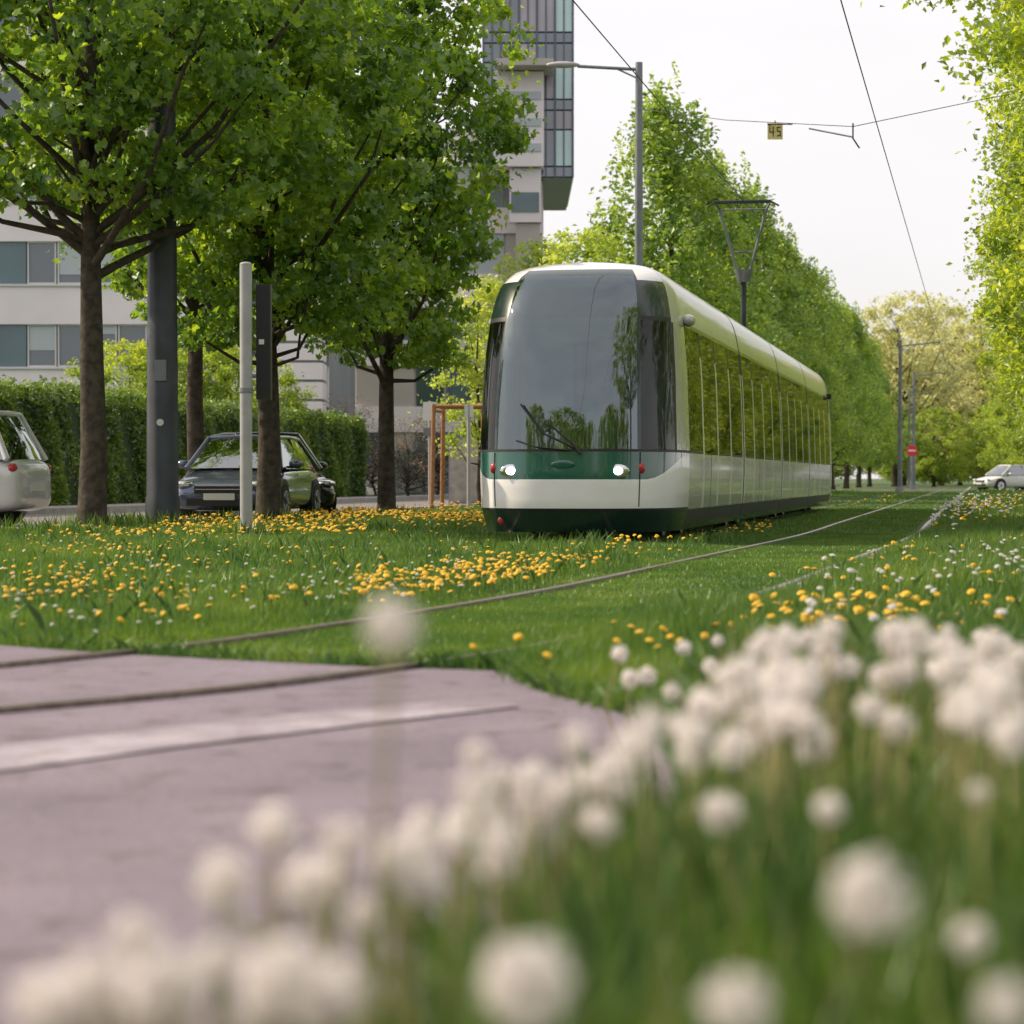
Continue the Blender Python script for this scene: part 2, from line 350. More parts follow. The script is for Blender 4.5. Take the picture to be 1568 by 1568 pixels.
sheet('road_marking',[(-3.2,3.85),(-1.33,6.02),(-.9,6.66),(-.3,7.42),(.02,7.8),(.0,7.95),(-.2,8.0),(-.45,7.8),(-1.08,7.08),(-1.52,6.52),(-3.5,4.25)],.0125,M['paint'])
# ------------------------------------------------ grass
rng=np.random.default_rng(99)
PV=np.array(PAVE)
def inpoly(P):
    x,y=P[:,0],P[:,1]; c=np.zeros(len(P),bool); n=len(PV); j=n-1
    for i in range(n):
        xi,yi=PV[i];xj,yj=PV[j]
        cond=((yi>y)!=(yj>y)); xx=(xj-xi)*(y-yi)/((yj-yi) if yj!=yi else 1e-9)+xi
        c^=cond&(x<xx); j=i
    return c
def wedge(n,y0,y1,mar):
    y=np.sqrt(rng.uniform(y0*y0,y1*y1,n)); w=.212*y+mar; x=rng.uniform(-1,1,n)*w
    return np.stack([x,y],1)
def raildist(P):
    o=np.argsort(RC[:,1]); xr=np.interp(P[:,1],RC[o,1],RC[o,0])
    sl=np.interp(P[:,1],RC[o,1],np.gradient(RC[o,0],RC[o,1]))
    return (xr-P[:,0])/np.sqrt(1+sl*sl)
def nz(P,sc,seed=0):
    r=np.random.default_rng(seed); v=np.zeros(len(P))
    for k in range(8):
        a=r.uniform(0,6.28); f=sc*r.uniform(.6,1.8); v+=np.sin((P[:,0]*np.cos(a)+P[:,1]*np.sin(a))*f+r.uniform(0,6.28))
    return v/4
def blades(mb,P,h,w,m,two=False,lean=.35,z0=0.):
    N=len(P); a=rng.uniform(0,6.283,N); dx=np.stack([np.cos(a),np.sin(a)],1)*w[:,None]/2
    la=rng.uniform(0,6.283,N); ln=np.stack([np.cos(la),np.sin(la)],1)*(h*rng.uniform(.1,1,N)*lean)[:,None]
    z=np.zeros(N)+z0
    A=np.c_[P-dx,z];B=np.c_[P+dx,z];T=np.c_[P+ln,z+h]
    if two:
        C=np.c_[P-dx*.8+ln*.3,z+h*.6];Dd=np.c_[P+dx*.8+ln*.3,z+h*.6]
        V=np.stack([A,B,Dd,C,T],1).reshape(-1,3); b=np.arange(N)[:,None]*5
        mb.add(V,b+np.array([0,1,2,4,3]),m)
    else:
        V=np.stack([A,B,T],1).reshape(-1,3); mb.add(V,np.arange(N*3).reshape(N,3),m)
g=MB()
def field(n,y0,y1,mar,h0,w0):
    P=wedge(n,y0,y1,mar); P=P[~inpoly(P)]
    lat=lat_of(P[:,0],P[:,1]); P=P[lat>-12.4]; lat=lat_of(P[:,0],P[:,1])
    rd=raildist(P)
    keep=np.ones(len(P),bool)
    for b in (0,1.435): keep&=~((rd>b-.045)&(rd<b+.05+.07*(b==0))&(P[:,1]>11))
    P=P[keep]; rd=rd[keep]; lat=lat[keep]
    hm=np.where(rd<-.15,1.4,np.where(rd<1.75,.38,np.where(rd<5.5,.65,1.1)))
    tr=(lat<-3.2)&(lat>-6)&(P[:,1]>26.5); hm=np.where(tr,.5,hm)
    hm*=1+.6*nz(P,1.6,3)
    h=h0*np.clip(hm,.25,3)*rng.uniform(.5,1.3,len(P)); w=w0*rng.uniform(.6,1.4,len(P))
    blades(g,P,h,w,M['grass'],False,.7)
field(330000,7.2,15,1.0,.07,.0055)
field(420000,15,32,1.5,.08,.009)
field(220000,32,60,3,.085,.018)
field(110000,60,130,5,.1,.04)
P=[]
for (px,Y,n,sp) in [(377,28.3,220,.22),(249,35,260,.35),(141,34,260,.35),(411,38,260,.4),(592,43.5,240,.4),(190,34.5,300,.35),(30,31,260,.5)]:
    P.append(np.array([(px-784)/F*Y,Y])+rng.normal(0,sp,(n,2)))
P=np.concatenate(P); blades(g,P,rng.uniform(.12,.32,len(P)),rng.uniform(.01,.02,len(P)),M['grass'],True,.5)
# loose taller tufts scattered through the lawn
Q=wedge(900,10.5,34,1.); lat=lat_of(Q[:,0],Q[:,1]); rd=raildist(Q)
Q=Q[(~inpoly(Q))&(lat>-12.2)&~((rd>-.3)&(rd<1.8))&~((lat<-3.1)&(lat>-6.1)&(Q[:,1]>26))]
P=(Q[:,None,:]+rng.normal(0,.09,(len(Q),26,2))).reshape(-1,2); sc=np.repeat(rng.uniform(.5,1.15,len(Q)),26)
ww=np.interp(P[:,1],[10,34],[.006,.013])
blades(g,P,sc*rng.uniform(.09,.2,len(P)),ww*rng.uniform(.7,1.3,len(P)),M['grasst'],True,.8)
g.obj('grass')
def fgx(y): return np.interp(y,[.5,1.2,1.5,1.8,2.2,2.8,3.5,4.3,5,6.5,8],[-.33,-.33,-.31,-.29,-.23,-.06,.10,.28,.42,.50,.55])
gt=MB()
def fg(n,y0,y1,h0,w0,off=.04):
    y=np.sqrt(rng.uniform(y0*y0,y1*y1,n)); x0=fgx(y)+off; x1=.24*y+.9; x=x0+(x1-x0)*rng.uniform(0,1,n)
    P=np.stack([x,y],1); P=P[~inpoly(P)]
    e=np.clip((P[:,0]-fgx(P[:,1]))/.15,.45,1)
    h=h0*e*rng.uniform(.45,1.15,len(P)); blades(gt,P,h,w0*rng.uniform(.6,1.4,len(P)),M['grasst'],True,.45)
fg(16000,.9,3.2,.37,.008); fg(22000,3.2,8.5,.27,.007); fg(9000,8.5,13,.16,.007)
N=2200; y=rng.uniform(1.2,7,N); x=fgx(y)+rng.uniform(0,1,N)*(.24*y+.6-fgx(y))
P=np.stack([x,y],1); P=P[~inpoly(P)]; blades(gt,P,rng.uniform(.12,.33,len(P)),rng.uniform(.02,.04,len(P)),M['grasst'],True,.9)
N=700; y=rng.uniform(1.2,6,N); x=fgx(y)+.03+rng.uniform(0,1,N)**1.5*(.24*y+.3-fgx(y)); P=np.stack([x,y],1)
blades(gt,P,rng.uniform(.3,.47,N),rng.uniform(.004,.009,N),M['stemy'],True,.25)
# ragged edge of the lawn along the pavement
e=np.array([(.46,6.4),(.43,7.44),(.30,7.8),(.10,8.46),(.04,8.9),(-.01,9.31),(-.3,9.45),(-.63,9.57),(-1.3,9.98),(-1.75,10.3),(-2.28,10.76),(-4,11.4)])
t=rng.uniform(0,len(e)-1.001,2600); k=t.astype(int); P=e[k]+(e[k+1]-e[k])*(t-k)[:,None]+np.array([.02,.03])+rng.normal(0,.035,(2600,2))
blades(gt,P,rng.uniform(.02,.09,2600),rng.uniform(.004,.009,2600),M['grasst'],True,1.2)
gt.obj('tall_grass')
# ------------------------------------------------ dandelions
dn=MB(); 
def seedhead(mb,c,r,nn=110):
    r=r*.80
    c=np.array(c); d=rng.normal(size=(nn,3)); d/=np.linalg.norm(d,axis=1)[:,None]
    a=rng.normal(size=(nn,3)); x=np.cross(d,a); x/=np.linalg.norm(x,axis=1)[:,None]; y=np.cross(d,x)
    rr=(r*rng.uniform(.82,1.08,nn))[:,None]
    tip=c+d*rr; w=r*.15
    base=c+d*r*.2
    V=np.stack([base,tip+x*w*.6,tip-x*w*.6],1).reshape(-1,3); mb.add(V,np.arange(nn*3).reshape(nn,3),M['fluff'])
    V=np.stack([tip+x*w*1.1+d*r*.06,tip+y*w*1.1+d*r*.06,tip-x*w*1.1+d*r*.06,tip-y*w*1.1+d*r*.06],1).reshape(-1,3); mb.add(V,np.arange(nn*4).reshape(nn,4),M['fluff'])
    mb.ell(c,(r*.25,r*.25,r*.25),M['core'],6,4)
def stalk(mb,c,m):
    b=np.array([c[0]+rng.normal(0,.03),c[1]+rng.normal(0,.03),0]); c=np.array(c)
    mid=(b+c)/2+np.array([rng.normal(0,.015),0,0]); mb.tube([b,mid,c],[.0035,.003,.0028],m,5,False)
def dpx(px,py,Y,r=.024):
    c=PX(px,py,Y); seedhead(dn,c,r*rng.uniform(.8,1.15)); stalk(dn,c,M['stem'] if rng.uniform()<.4 else M['stemy'])
for a in [(600,958,1.75,.029),(730,1155,2.6,.023),(420,1268,2.05,.028),(340,1352,1.85,.028),(205,1437,1.7,.025),(62,1540,1.45,.026),(130,1510,1.5,.024),(430,1500,1.45,.028),(480,1545,1.5,.024),
 (810,1510,1.45,.030),(1335,1375,1.45,.031),(1130,1545,1.4,.026),(1540,1545,1.4,.022),(740,1260,2.2,.024),(650,1265,2.3,.023),(920,1262,2.4,.025),(845,1225,2.6,.022),(600,1320,2.0,.023),(500,1345,1.9,.022),(650,1350,2.0,.022),
 (1270,1240,2.4,.018),(1375,1110,3.0,.027),(1335,1085,3.1,.024),(1120,1150,2.8,.027),(1060,1130,2.9,.024),(985,1160,2.8,.024),(940,1180,2.7,.024),(1105,1245,2.5,.025),(1500,1100,2.7,.03),(1475,1085,2.8,.028),(1540,1060,2.8,.032),
 (560,1400,1.8,.018),(330,1470,1.6,.02),(240,1520,1.5,.026),(760,1330,2.1,.016),(1500,1215,2.3,.014),(1490,1440,1.7,.014),(1555,1130,2.6,.028),(1215,1100,3.0,.029),(1190,1070,3.1,.028),(1230,1060,3.2,.028),(1070,1085,3.3,.022),(1130,1075,3.3,.024),(1040,1110,3.1,.022)]: dpx(*a)
for k in range(50):
    px=rng.uniform(1110,1470); py=962+rng.uniform(0,80)+(0 if px>1200 else 12); dpx(px,py,rng.uniform(3.5,4.8),.023)
for k in range(22): dpx(rng.uniform(1440,1568),rng.uniform(985,1100),rng.uniform(2.9,3.9),.025)
for k in range(26): dpx(rng.uniform(1060,1260),rng.uniform(1030,1150),rng.uniform(2.9,3.6),.023)
for k in range(22):
    t=rng.uniform(); dpx(700+340*t+rng.normal(0,30),1255-110*t+rng.normal(0,30),rng.uniform(2.3,2.9),.021)
for k in range(11):
    t=rng.uniform(); dpx(470+250*t+rng.normal(0,28),1370-90*t+rng.normal(0,28),rng.uniform(1.8,2.2),.020)
for k in range(9): dpx(rng.uniform(60,580),rng.uniform(1495,1568),rng.uniform(1.4,1.55),.022)
for (px,py,Y) in [(950,1002,6.5),(992,1035,6),(1048,992,6.5),(1088,1020,6),(1030,1060,5),(965,1040,6),(1100,982,7),(1540,985,6),(1460,1000,5),(1395,975,6),(1500,975,6)]: dpx(px,py,Y,.026)
for k in range(60):
    y=rng.uniform(1.5,6); x=.22*y+rng.uniform(.05,.9); c=(x,y,rng.uniform(.3,.46)); seedhead(dn,c,.023,60); stalk(dn,c,M['stem'])
dn.obj('dandelion_seedheads')
fl=MB()
def dome(r=1.):
    a=np.arange(7)*2*np.pi/7; V=[[0,0,.35]]+[[math.cos(q)*.6,math.sin(q)*.6,.3] for q in a]+[[math.cos(q),math.sin(q),0] for q in a]
    f=[[0,1+i,1+(i+1)%7] for i in range(7)]; q=[[1+i,8+i,8+(i+1)%7,1+(i+1)%7] for i in range(7)]
    return np.array(V),np.array(f),np.array(q)
DV,DT,DQ=dome()
def flowers(P,z,r,m):
    N=len(P); n=rng.normal(0,.35,(N,3)); n[:,2]=1; n[:,1]-=.35; n/=np.linalg.norm(n,axis=1)[:,None]
    x=np.cross(n,np.array([0,1.,0])); x/=np.linalg.norm(x,axis=1)[:,None]; y=np.cross(n,x)
    V=np.c_[P,z][:,None,:]+r[:,None,None]*(DV[None,:,0,None]*x[:,None]+DV[None,:,1,None]*y[:,None]+DV[None,:,2,None]*n[:,None])
    nv=len(DV); o=(np.arange(N)*nv)[:,None,None]
    fl.add(V.reshape(-1,3),(DT[None]+o).reshape(-1,3),m); fl.add(V.reshape(-1,3),(DQ[None]+o).reshape(-1,4),m)
    S=np.c_[P,np.zeros(N)]; T=np.c_[P,z]; wv=np.array([.003,0,0])
    fl.add(np.stack([S-wv,S+wv,T+wv,T-wv],1).reshape(-1,3),np.arange(N*4).reshape(N,4),M['stem'])
def okmask(P):
    lat=lat_of(P[:,0],P[:,1]); rd=raildist(P)
    return (~inpoly(P))&(lat>-12.3)&~((lat<-3.2)&(lat>-6)&(P[:,1]>26.5))&~((rd>-.15)&(rd<1.6))
def band(n,px0,px1,py0,py1,sp,m,clus=1.2,z=(.07,.14),r=(.014,.022),thr=(-1.1,.9)):
    t=rng.uniform(0,1,n); px=px0+(px1-px0)*t; py=py0+(py1-py0)*t+rng.normal(0,sp,n); py=np.maximum(py,742)
    Y=F*(CH-.12)/(py-HOR); P=np.stack([(px-784)/F*Y,Y],1)
    P=P[okmask(P)]; q=nz(P,clus,5); P=P[q>rng.uniform(*thr,len(q))]
    flowers(P,rng.uniform(*z,len(P)),rng.uniform(*r,len(P)),m)
Y_=M['yellow']; B=(.02,.03)
band(1900,430,760,780,794,6,Y_,r=B,z=(.12,.2)); band(460,540,960,884,872,13,Y_,r=(.017,.025)); band(160,760,1060,862,815,8,Y_)
band(340,0,300,850,870,26,Y_,thr=(-.6,1.)); band(800,250,560,798,804,8,Y_,r=B,z=(.12,.2)); band(130,0,760,900,905,28,Y_); band(260,0,760,840,835,20,Y_,thr=(-.6,1.)); band(420,60,420,806,806,8,Y_,r=B)
band(300,1180,1568,932,890,34,Y_,r=B,z=(.06,.16),clus=2.6,thr=(-.4,.9)); band(150,1300,1568,850,800,24,Y_,r=B,clus=2.6,thr=(-.4,.9)); band(80,940,1300,980,930,14,Y_); band(200,1180,1420,775,758,4,Y_,r=B,z=(.12,.2))
band(520,600,760,768,774,4,Y_,r=B,z=(.12,.2)); band(60,60,900,930,985,14,Y_); band(70,1150,1568,945,935,10,Y_,r=B,z=(.1,.18)); band(320,940,1180,822,800,4,Y_,r=(.018,.026))
W_=M['fluff']; W=(.010,.016)
band(260,0,760,850,880,24,W_,r=W); band(320,1420,1568,790,768,13,W_,r=(.022,.034),z=(.2,.36)); band(160,1250,1568,900,870,25,W_,r=(.014,.022),z=(.12,.25)); band(60,0,560,940,985,14,W_,r=W); band(90,780,1100,920,905,14,W_,r=W); band(40,1180,1560,960,940,12,W_,r=(.02,.028),z=(.15,.25))
band(160,1460,1568,800,775,12,Y_,r=B,z=(.2,.34))
fl.obj('dandelion_flowers')
# ------------------------------------------------ TRAM
TL=31.5; TW=1.2; LN=1.9
tram=empty('tram',(*LS(-4.57,26.6),0),-TH)
az=[.14,.4,.8,1.1,2.0,2.6,2.85,3.0,3.1,3.18,3.25,3.295,3.32]; aw=[1.12,1.18,1.2,1.2,1.17,1.12,1.07,1.02,.95,.86,.70,.40,0.002]
uz=[.14,.4,.73,1.05,1.6,2.2,2.7,2.95,3.08,3.17,3.25,3.32]; uu=[.14,.0,.0,.04,.10,.26,.54,.74,.90,1.10,1.4,1.85]
def S(phi,z,off=0.):
    s=abs(math.sin(phi)); c=abs(math.cos(phi)); a=np.interp(z,az,aw)+off; u0=np.interp(z,uz,uu)-off
    return ( math.copysign(a*s**.69,phi), LN-(LN-u0)*c**.69, z)
phid=[0,5,10,15,20,25,30,34,36.5,42,48,55,62,68,71,78,84,90]
PHW=7; PHQ0=8; PHQ1=13
def rowz(phi):
    k=min(max((math.degrees(phi)-40)/50,0),1); k=k*k*(3-2*k); zb=.735+.30*k
    rows=[.14,.22,.38,.41]+[.41+(zb-.41)*t for t in(.33,.66,1)]+[zb+(1.045-zb)*t for t in(.33,.66,1)]+[1.075,1.25,1.45,1.65,1.85,2.05,2.25,2.42,2.55,2.60,2.72,2.82,2.9,2.97,3.03,3.08,3.13,3.17,3.20,3.235,3.26,3.285,3.305,3.32]
    return rows
NR=len(rowz(0))
side=[]; u=LN
pat=[('w',1.3),('p',.14),('d',.68),('r',.04),('d',.68),('p',.14),('w',1.4),('p',.14),('w',1.4),('p',.12),('b',.14),('p',.12)]
tot=sum(p[1] for p in pat); cnt=round((TL-2*LN)/tot); scl=(TL-2*LN)/(tot*cnt)
for c_ in range(cnt):
    for ty,ln in pat: side.append((u,ty)); u+=ln*scl
cols=[('n',math.radians(p)) for p in phid[:-1]]+[('s',uu_,ty) for uu_,ty in side]+[('rn',math.radians(p)) for p in phid[::-1]]
NC=len(cols)
def colpt(c,r):
    if c[0]=='n': z=rowz(c[1])[r]; return S(c[1],z)
    if c[0]=='s': z=rowz(math.pi/2)[r]; return (np.interp(z,az,aw),c[1],z)
    z=rowz(c[1])[r]; p=S(c[1],z); return (p[0],TL-p[1],z)
V=np.array([[colpt(c,r) for c in cols] for r in range(NR)])
def cellmat(ci,r):
    c=cols[ci]; zc=rowz(0)[r]
    if c[0] in('n','rn'):
        k=ci if c[0]=='n' else (len(phid)-1)-(ci-(NC-len(phid)))-1
        if r<2: return 'tdark'
        if r==2: return 'black'
        if r<6: return 'twhite'
        if r<9: return 'tgreen'
        if r==9: return 'black'
        if k<PHW: return 'tshield' if zc<3.07 else ('tdark' if zc<3.16 else 'twhite')
        if k==PHW: return 'tdark' if zc<3.16 else 'twhite'
        if k<PHQ1: 
            return 'tglass' if zc<2.53 else ('black' if zc<2.58 else ('tdark' if zc<3.02 else 'twhite'))
        if k==PHQ1: return 'black' if zc<2.55 else 'troof'
        return 'tsilver' if zc<2.55 else 'troof'
    ty=c[2]
    if ty=='b' : return 'rubber'
    if zc>=2.58: return 'troof' 
    if zc>=2.53: return 'tdark'
    if r<2: return 'tdark' if r==0 else 'black'
    if ty=='p': return 'tpost' if zc<2.2 else 'black'
    if ty=='r': return 'rubber'
    if ty=='w': return 'tglass' if r>=10 else ('black' if r==9 else 'tsilver')
    if ty=='d': return 'tglass' if r>=9 else 'tsilver'
for sgn in(1,-1):
    VV=V.copy(); VV[:,:,0]*=sgn
    by={}
    for ci in range(NC-1):
        for r in range(NR-1):
            q=[r*NC+ci,r*NC+ci+1,(r+1)*NC+ci+1,(r+1)*NC+ci]
            if sgn<0: q=q[::-1]
            by.setdefault(cellmat(ci,r),[]).append(q)
    me=bpy.data.meshes.new('tram_body'); fs=[];mi=[];ms=[]
    for k_,qs in by.items():
        ms.append(k_); fs+=qs; mi+=[len(ms)-1]*len(qs)
    me.from_pydata([tuple(p) for p in VV.reshape(-1,3)],[],fs)
    for k_ in ms: me.materials.append(M[k_])
    me.polygons.foreach_set('material_index',mi); me.polygons.foreach_set('use_smooth',[True]*len(fs)); me.update()
    place(me,'body_shell',tram)
d=MB()
d.bb(-1.08,1.08,.9,TL-.9,.30,.36,M['rubber'])
d.bb(-.95,.95,1.9,TL-1.9,2.62,2.66,M['inter'])
d.bb(-.8,.8,.42,.85,.36,.98,M['black']); d.ell((0,.75,1.0),(.7,.25,.12),M['black'])
d.bb(-.28,.28,1.75,2.25,.75,.88,M['seat']); d.bb(-.28,.28,2.2,2.32,.85,1.5,M['seat']); d.bb(-.13,.13,2.2,2.3,1.52,1.75,M['seat']); d.bb(-.06,.06,1.9,2.05,.36,.75,M['black'])
for sx in(-1,1): d.bb(sx*.35 if sx>0 else -1.0,1.0 if sx>0 else -.35,2.75,2.8,.36,2.6,M['inter'])
u=4.0
while u<TL-3:
    for sx in(-1,1):
        d.box((sx*.78,u,.80),(.42,.42,.08),M['seat'])
        d.box((sx*.78,u+.22,1.12),(.42,.06,.6),M['seat'])
        d.tube([(sx*.5,u+.22,.36),(sx*.5,u+.22,2.6)],.018,M['pole_r'],6)
    u+=1.15
d.obj('interior',tram)
h=MB()
for sx in(-1,1):
    ph=math.radians(22)*sx
    p=S(ph,.83,.0); h.ell(p,(.065,.035,.05),M['lamp'],14,10); p=S(ph,.83,.0); h.ell(p,(.13,.02,.075),M['chrome'],14,8)
    p=S(math.radians(37)*sx,.86,-.01); h.ell(p,(.05,.04,.065),M['red'],12,8)
    pts=[S(math.radians(36)*sx,z_,.003) for z_ in (.43,.5,.58,.66,.735,.85,.95,1.04)]; h.tube(pts,.006,M['black'],4,False)
    h.ell((sx*1.17,2.0,2.62),(.085,.13,.075),M['tsilver'],12,8); h.tube([(sx*1.08,2.0,2.66),(sx*1.17,2.0,2.62)],.025,M['black'],6)
    h.box((sx*1.14,TL-2.05,2.62),(.14,.2,.12),M['black'])
p=S(math.radians(33)*-1,.27,-.01); h.ell(p,(.05,.03,.05),M['red'],12,8)
p=S(0,.9,.002); h.ell((p[0]+.0,p[1],.9),(.14,.012,.05),M['tgreen'],14,8)
def onw(phi,z,o=.02): return S(math.radians(phi),z,o)
h.tube([onw(4,1.02,.03),onw(2,1.12,.03),onw(-3,1.35,.035)],[.02,.015,.01],M['black'],6)
h.tube([onw(2,1.09,.03),onw(-5,1.25,.03),onw(-16,1.58,.03)],[.012,.012,.012],M['black'],6)
h.tube([onw(1,1.06,.03),onw(-8,1.10,.03),onw(-18,1.17,.03)],.010,M['black'],6)
h.obj('front_fittings',tram)
bg=MB()
bg.bb(-.95,.95,1.2,TL-1.2,.16,.30,M['black'])
for u_ in (2.6,4.4,10,11.8,19,20.8,27,28.8):
    for sx in(-1,1): bg.cyl((sx*.74,u_,.30),.28,.12,0,M['rail'],20)
bg.obj('running_gear',tram)
pn=MB(); pu=21.0
pn.bb(-.45,.45,pu-1,pu+.8,3.32,3.45,M['dsteel'])
pn.tube([(0,pu,3.4),(0,pu,4.62)],.055,M['dsteel'],8)
pn.tube([(0,pu,4.6),(0,pu,4.85)],[.12,.2],M['steel'],10)
for sx in(-1,1):
    pn.tube([(sx*.12,pu,4.8),(sx*.46,pu-.1,6.02)],.03,M['steel'],6)
    pn.tube([(sx*.20,pu,5.2),(-sx*.1,pu,5.2)],.018,M['steel'],6)
    pn.tube([(sx*.46,pu-.1,6.02),(sx*.55,pu-.1,6.17),(sx*.7,pu-.1,6.08)],.022,M['dsteel'],6)
for dy in(-.22,.02): pn.tube([(-.56,pu+dy,6.17),(.56,pu+dy,6.17)],.025,M['dsteel'],6)
pn.tube([(-.46,pu-.1,6.02),(.46,pu-.1,6.02)],.018,M['steel'],6)
pn.obj('pantograph',tram)
rb=MB()
for u_ in(5.5,9.5,14,25,28): rb.box((0,u_,3.345),(1.0,1.9,.14),M['tsilver'])
rb.obj('roof_equipment',tram)
# ------------------------------------------------ overhead wires and masts
def wire(name,pts,r=.0085):
    b=MB(); b.tube(pts,r,M['dsteel'],5); return b.obj(name)
def L3(l,s,z): x,y=LS(l,s); return (x,y,z)
wire('overhead_wire',[L3(-5.6,8,6.2),L3(-4.57,20,6.2)]+[L3(-4.57,s,6.2) for s in(30,60,120,220)])
wire('overhead_wire',[L3(-2.6,8,6.22),L3(-1.57,20,6.22)]+[L3(-1.57,s,6.2) for s in(30,60,120,220)])
lp=empty('street_lamp',(*PX(978,732,51)[:2],0))
b=MB(); b.tube([(0,0,0),(0,0,9.5)],[.11,.075],M['steel'],12); b.tube([(0,0,9.35),(-1.3,0,9.42)],.035,M['steel'],8); b.tube([(0,0,9.15),(-.5,0,9.38)],.02,M['steel'],6)
b.ell((-1.6,0,9.45),(.36,.12,.07),M['lsteel'],12,8); b.cyl((0,0,.2),.18,.4,2,M['steel']); b.obj('mast',lp)
b=MB(); c0=PX(978,168,51); c1=PX(1305,195,39.5); c2=PX(1520,150,42)
b.tube([c0,PX(1110,185,46),c1],.007,M['dsteel'],5); b.tube([c1,c2,PX(1640,130,43)],.007,M['dsteel'],5)
b.tube([PX(1238,198,40),PX(1305,211,39.5)],.016,M['steel'],6); b.tube([PX(1305,190,39.5),PX(1305,213,39.5),PX(1315,228,39.5)],.014,M['dsteel'],6)
b.tube([PX(1175,191,43),PX(1212,191,42.5)],.018,M['dsteel'],6)
b.obj('span_wire')
mp=MB(); q=PX(1640,732,43); mp.tube([(q[0],q[1],0),(q[0],q[1],8.2)],[.14,.1],M['steel'],12); mp.box((q[0],q[1],.1),(.4,.4,.2),M['conc']); mp.tube([(q[0],q[1],7.7),(q[0]-.3,q[1],7.7)],.03,M['steel'],6); mp.obj('catenary_mast')
sg=MB(); c=PX(1186,203,43); M['sy']=pbr('sign_yellow',(.85,.70,.30),.5)
sg.box(c,(.27,.02,.27),M['sy']); dk=M['dsteel']; 
def seg(cx,cz,w,hh): sg.box((c[0]+cx,c[1]-.014,c[2]+cz),(w,.008,hh),dk)
seg(-.095,.04,.016,.08);seg(-.06,-.005,.085,.016);seg(-.035,0,.016,.17)
seg(.065,.08,.07,.016);seg(.038,.045,.016,.07);seg(.065,.01,.07,.016);seg(.092,-.03,.016,.075);seg(.065,-.07,.07,.016)
sg.tube([(c[0],c[1],c[2]+.13),(c[0],c[1],c[2]+.2)],.01,M['dsteel'],6); sg.obj('speed_sign')
ms=empty('catenary_mast',(*PX(249,732,35)[:2],0)); b=MB()
b.tube([(0,0,0),(0,0,.45),(0,0,.5),(0,0,8.2)],[.26,.25,.235,.185],M['dsteel'],8); b.box((0,0,.03),(.64,.64,.06),M['dsteel'])
for ax in(-.26,.26):
    for ay in(-.26,.26): b.cyl((ax,ay,.08),.025,.08,2,M['steel'],8)
b.cyl((0,-.22,1.55),.05,.05,1,M['plate'],12); b.box((.0,-.21,2.3),(.17,.05,.3),M['steel'])
b.obj('mast',ms)
sp=empty('signal_post',(*PX(377,732,28.3)[:2],0)); b=MB()
b.tube([(0,0,0),(0,0,3.25)],.072,M['lsteel'],16); b.ell((0,0,3.25),(.074,.074,.03),M['lsteel'],16,6); b.cyl((0,0,.03),.12,.06,2,M['lsteel'])
b.cyl((0,0,1.78),.085,.05,2,M['steel']); b.obj('post',sp); b=MB()
b.box((.19,.22,2.35),(.17,.2,1.35),M['black']); b.tube([(0,0,2.8),(.12,.18,2.8)],.025,M['steel'],6); b.tube([(0,0,1.95),(.12,.18,1.95)],.025,M['steel'],6)
for zz in(2.1,2.4,2.7): b.tube([(.19,.3,zz),(.19,.45,zz+.01)],[.07,.075],M['black'],12)
b.box((.17,.11,2.35),(.06,.01,.06),M['plate']); b.obj('signal_head',sp)
# ------------------------------------------------ hedge
rng=np.random.default_rng(5)
hb=MB(); s0,s1=40,82; LH=-21.0
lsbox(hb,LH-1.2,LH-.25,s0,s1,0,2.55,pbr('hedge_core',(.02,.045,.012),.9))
n=46000; ss=rng.uniform(s0,s1,n); zz=rng.uniform(0,2.85,n); ll=LH-.2+rng.normal(0,.07,n)+.12*np.sin(ss*1.7)+.08*np.sin(ss*4.1+zz*3)
P=np.stack([ll*CS+ss*SN,-ll*SN+ss*CS,zz],1)
n2=11000; s2=rng.uniform(s0,s1,n2); l2=rng.uniform(LH-1.35,LH-.1,n2); z2=2.75+rng.normal(0,.11,n2)+.08*np.sin(s2*1.3)+.06*np.sin(s2*3.7)
P2=np.stack([l2*CS+s2*SN,-l2*SN+s2*CS,z2],1)
n3=2500; l3=rng.uniform(LH-1.35,LH-.1,n3); s3=np.full(n3,s1)+rng.normal(0,.1,n3)-0*.1; z3=rng.uniform(0,2.8,n3); P3=np.stack([l3*CS+s3*SN,-l3*SN+s3*CS,z3],1)
s4=s0+rng.normal(0,.1,n3); P4=np.stack([l3*CS+s4*SN,-l3*SN+s4*CS,z3],1)
leaves(hb,np.concatenate([P,P2,P3,P4]),.12,M['hedge']); hb.obj('hedge')
fe=MB(); M['fgreen']=pbr('fence_green',(.03,.07,.055),.5)
for s in np.arange(84,125,2.5): x,y=LS(-20.6,s); fe.box((x,y,.9),(.07,.07,1.8),M['fgreen'],-TH)
for z_ in(.2,1.65): lsbox(fe,-20.62,-20.58,84,124,z_-.02,z_+.02,M['fgreen'])
for s in np.arange(84.12,124,.14): x,y=LS(-20.6,s); fe.tube([(x,y,.1),(x,y,1.75)],.012,M['fgreen'],4,False)
fe.obj('metal_fence')
st=empty('tree_stake_frame',(*PX(706,732,56)[:2],0)); b=MB()
for (ax,ay) in[(-.62,-.3),(-.42,.35),(.62,-.3),(.5,.35)]: b.tube([(ax*1.08,ay*1.1,0),(ax,ay,2.45)],.05,M['wood'],8)
b.tube([(-.66,-.3,2.4),(.66,-.3,2.4)],.045,M['wood'],8); b.tube([(-.5,.35,2.4),(.55,.35,2.4)],.045,M['wood'],8); b.tube([(-.62,-.35,2.3),(-.42,.4,2.3)],.04,M['wood'],8); b.tube([(.62,-.35,2.3),(.5,.4,2.3)],.04,M['wood'],8)
b.obj('stakes',st)
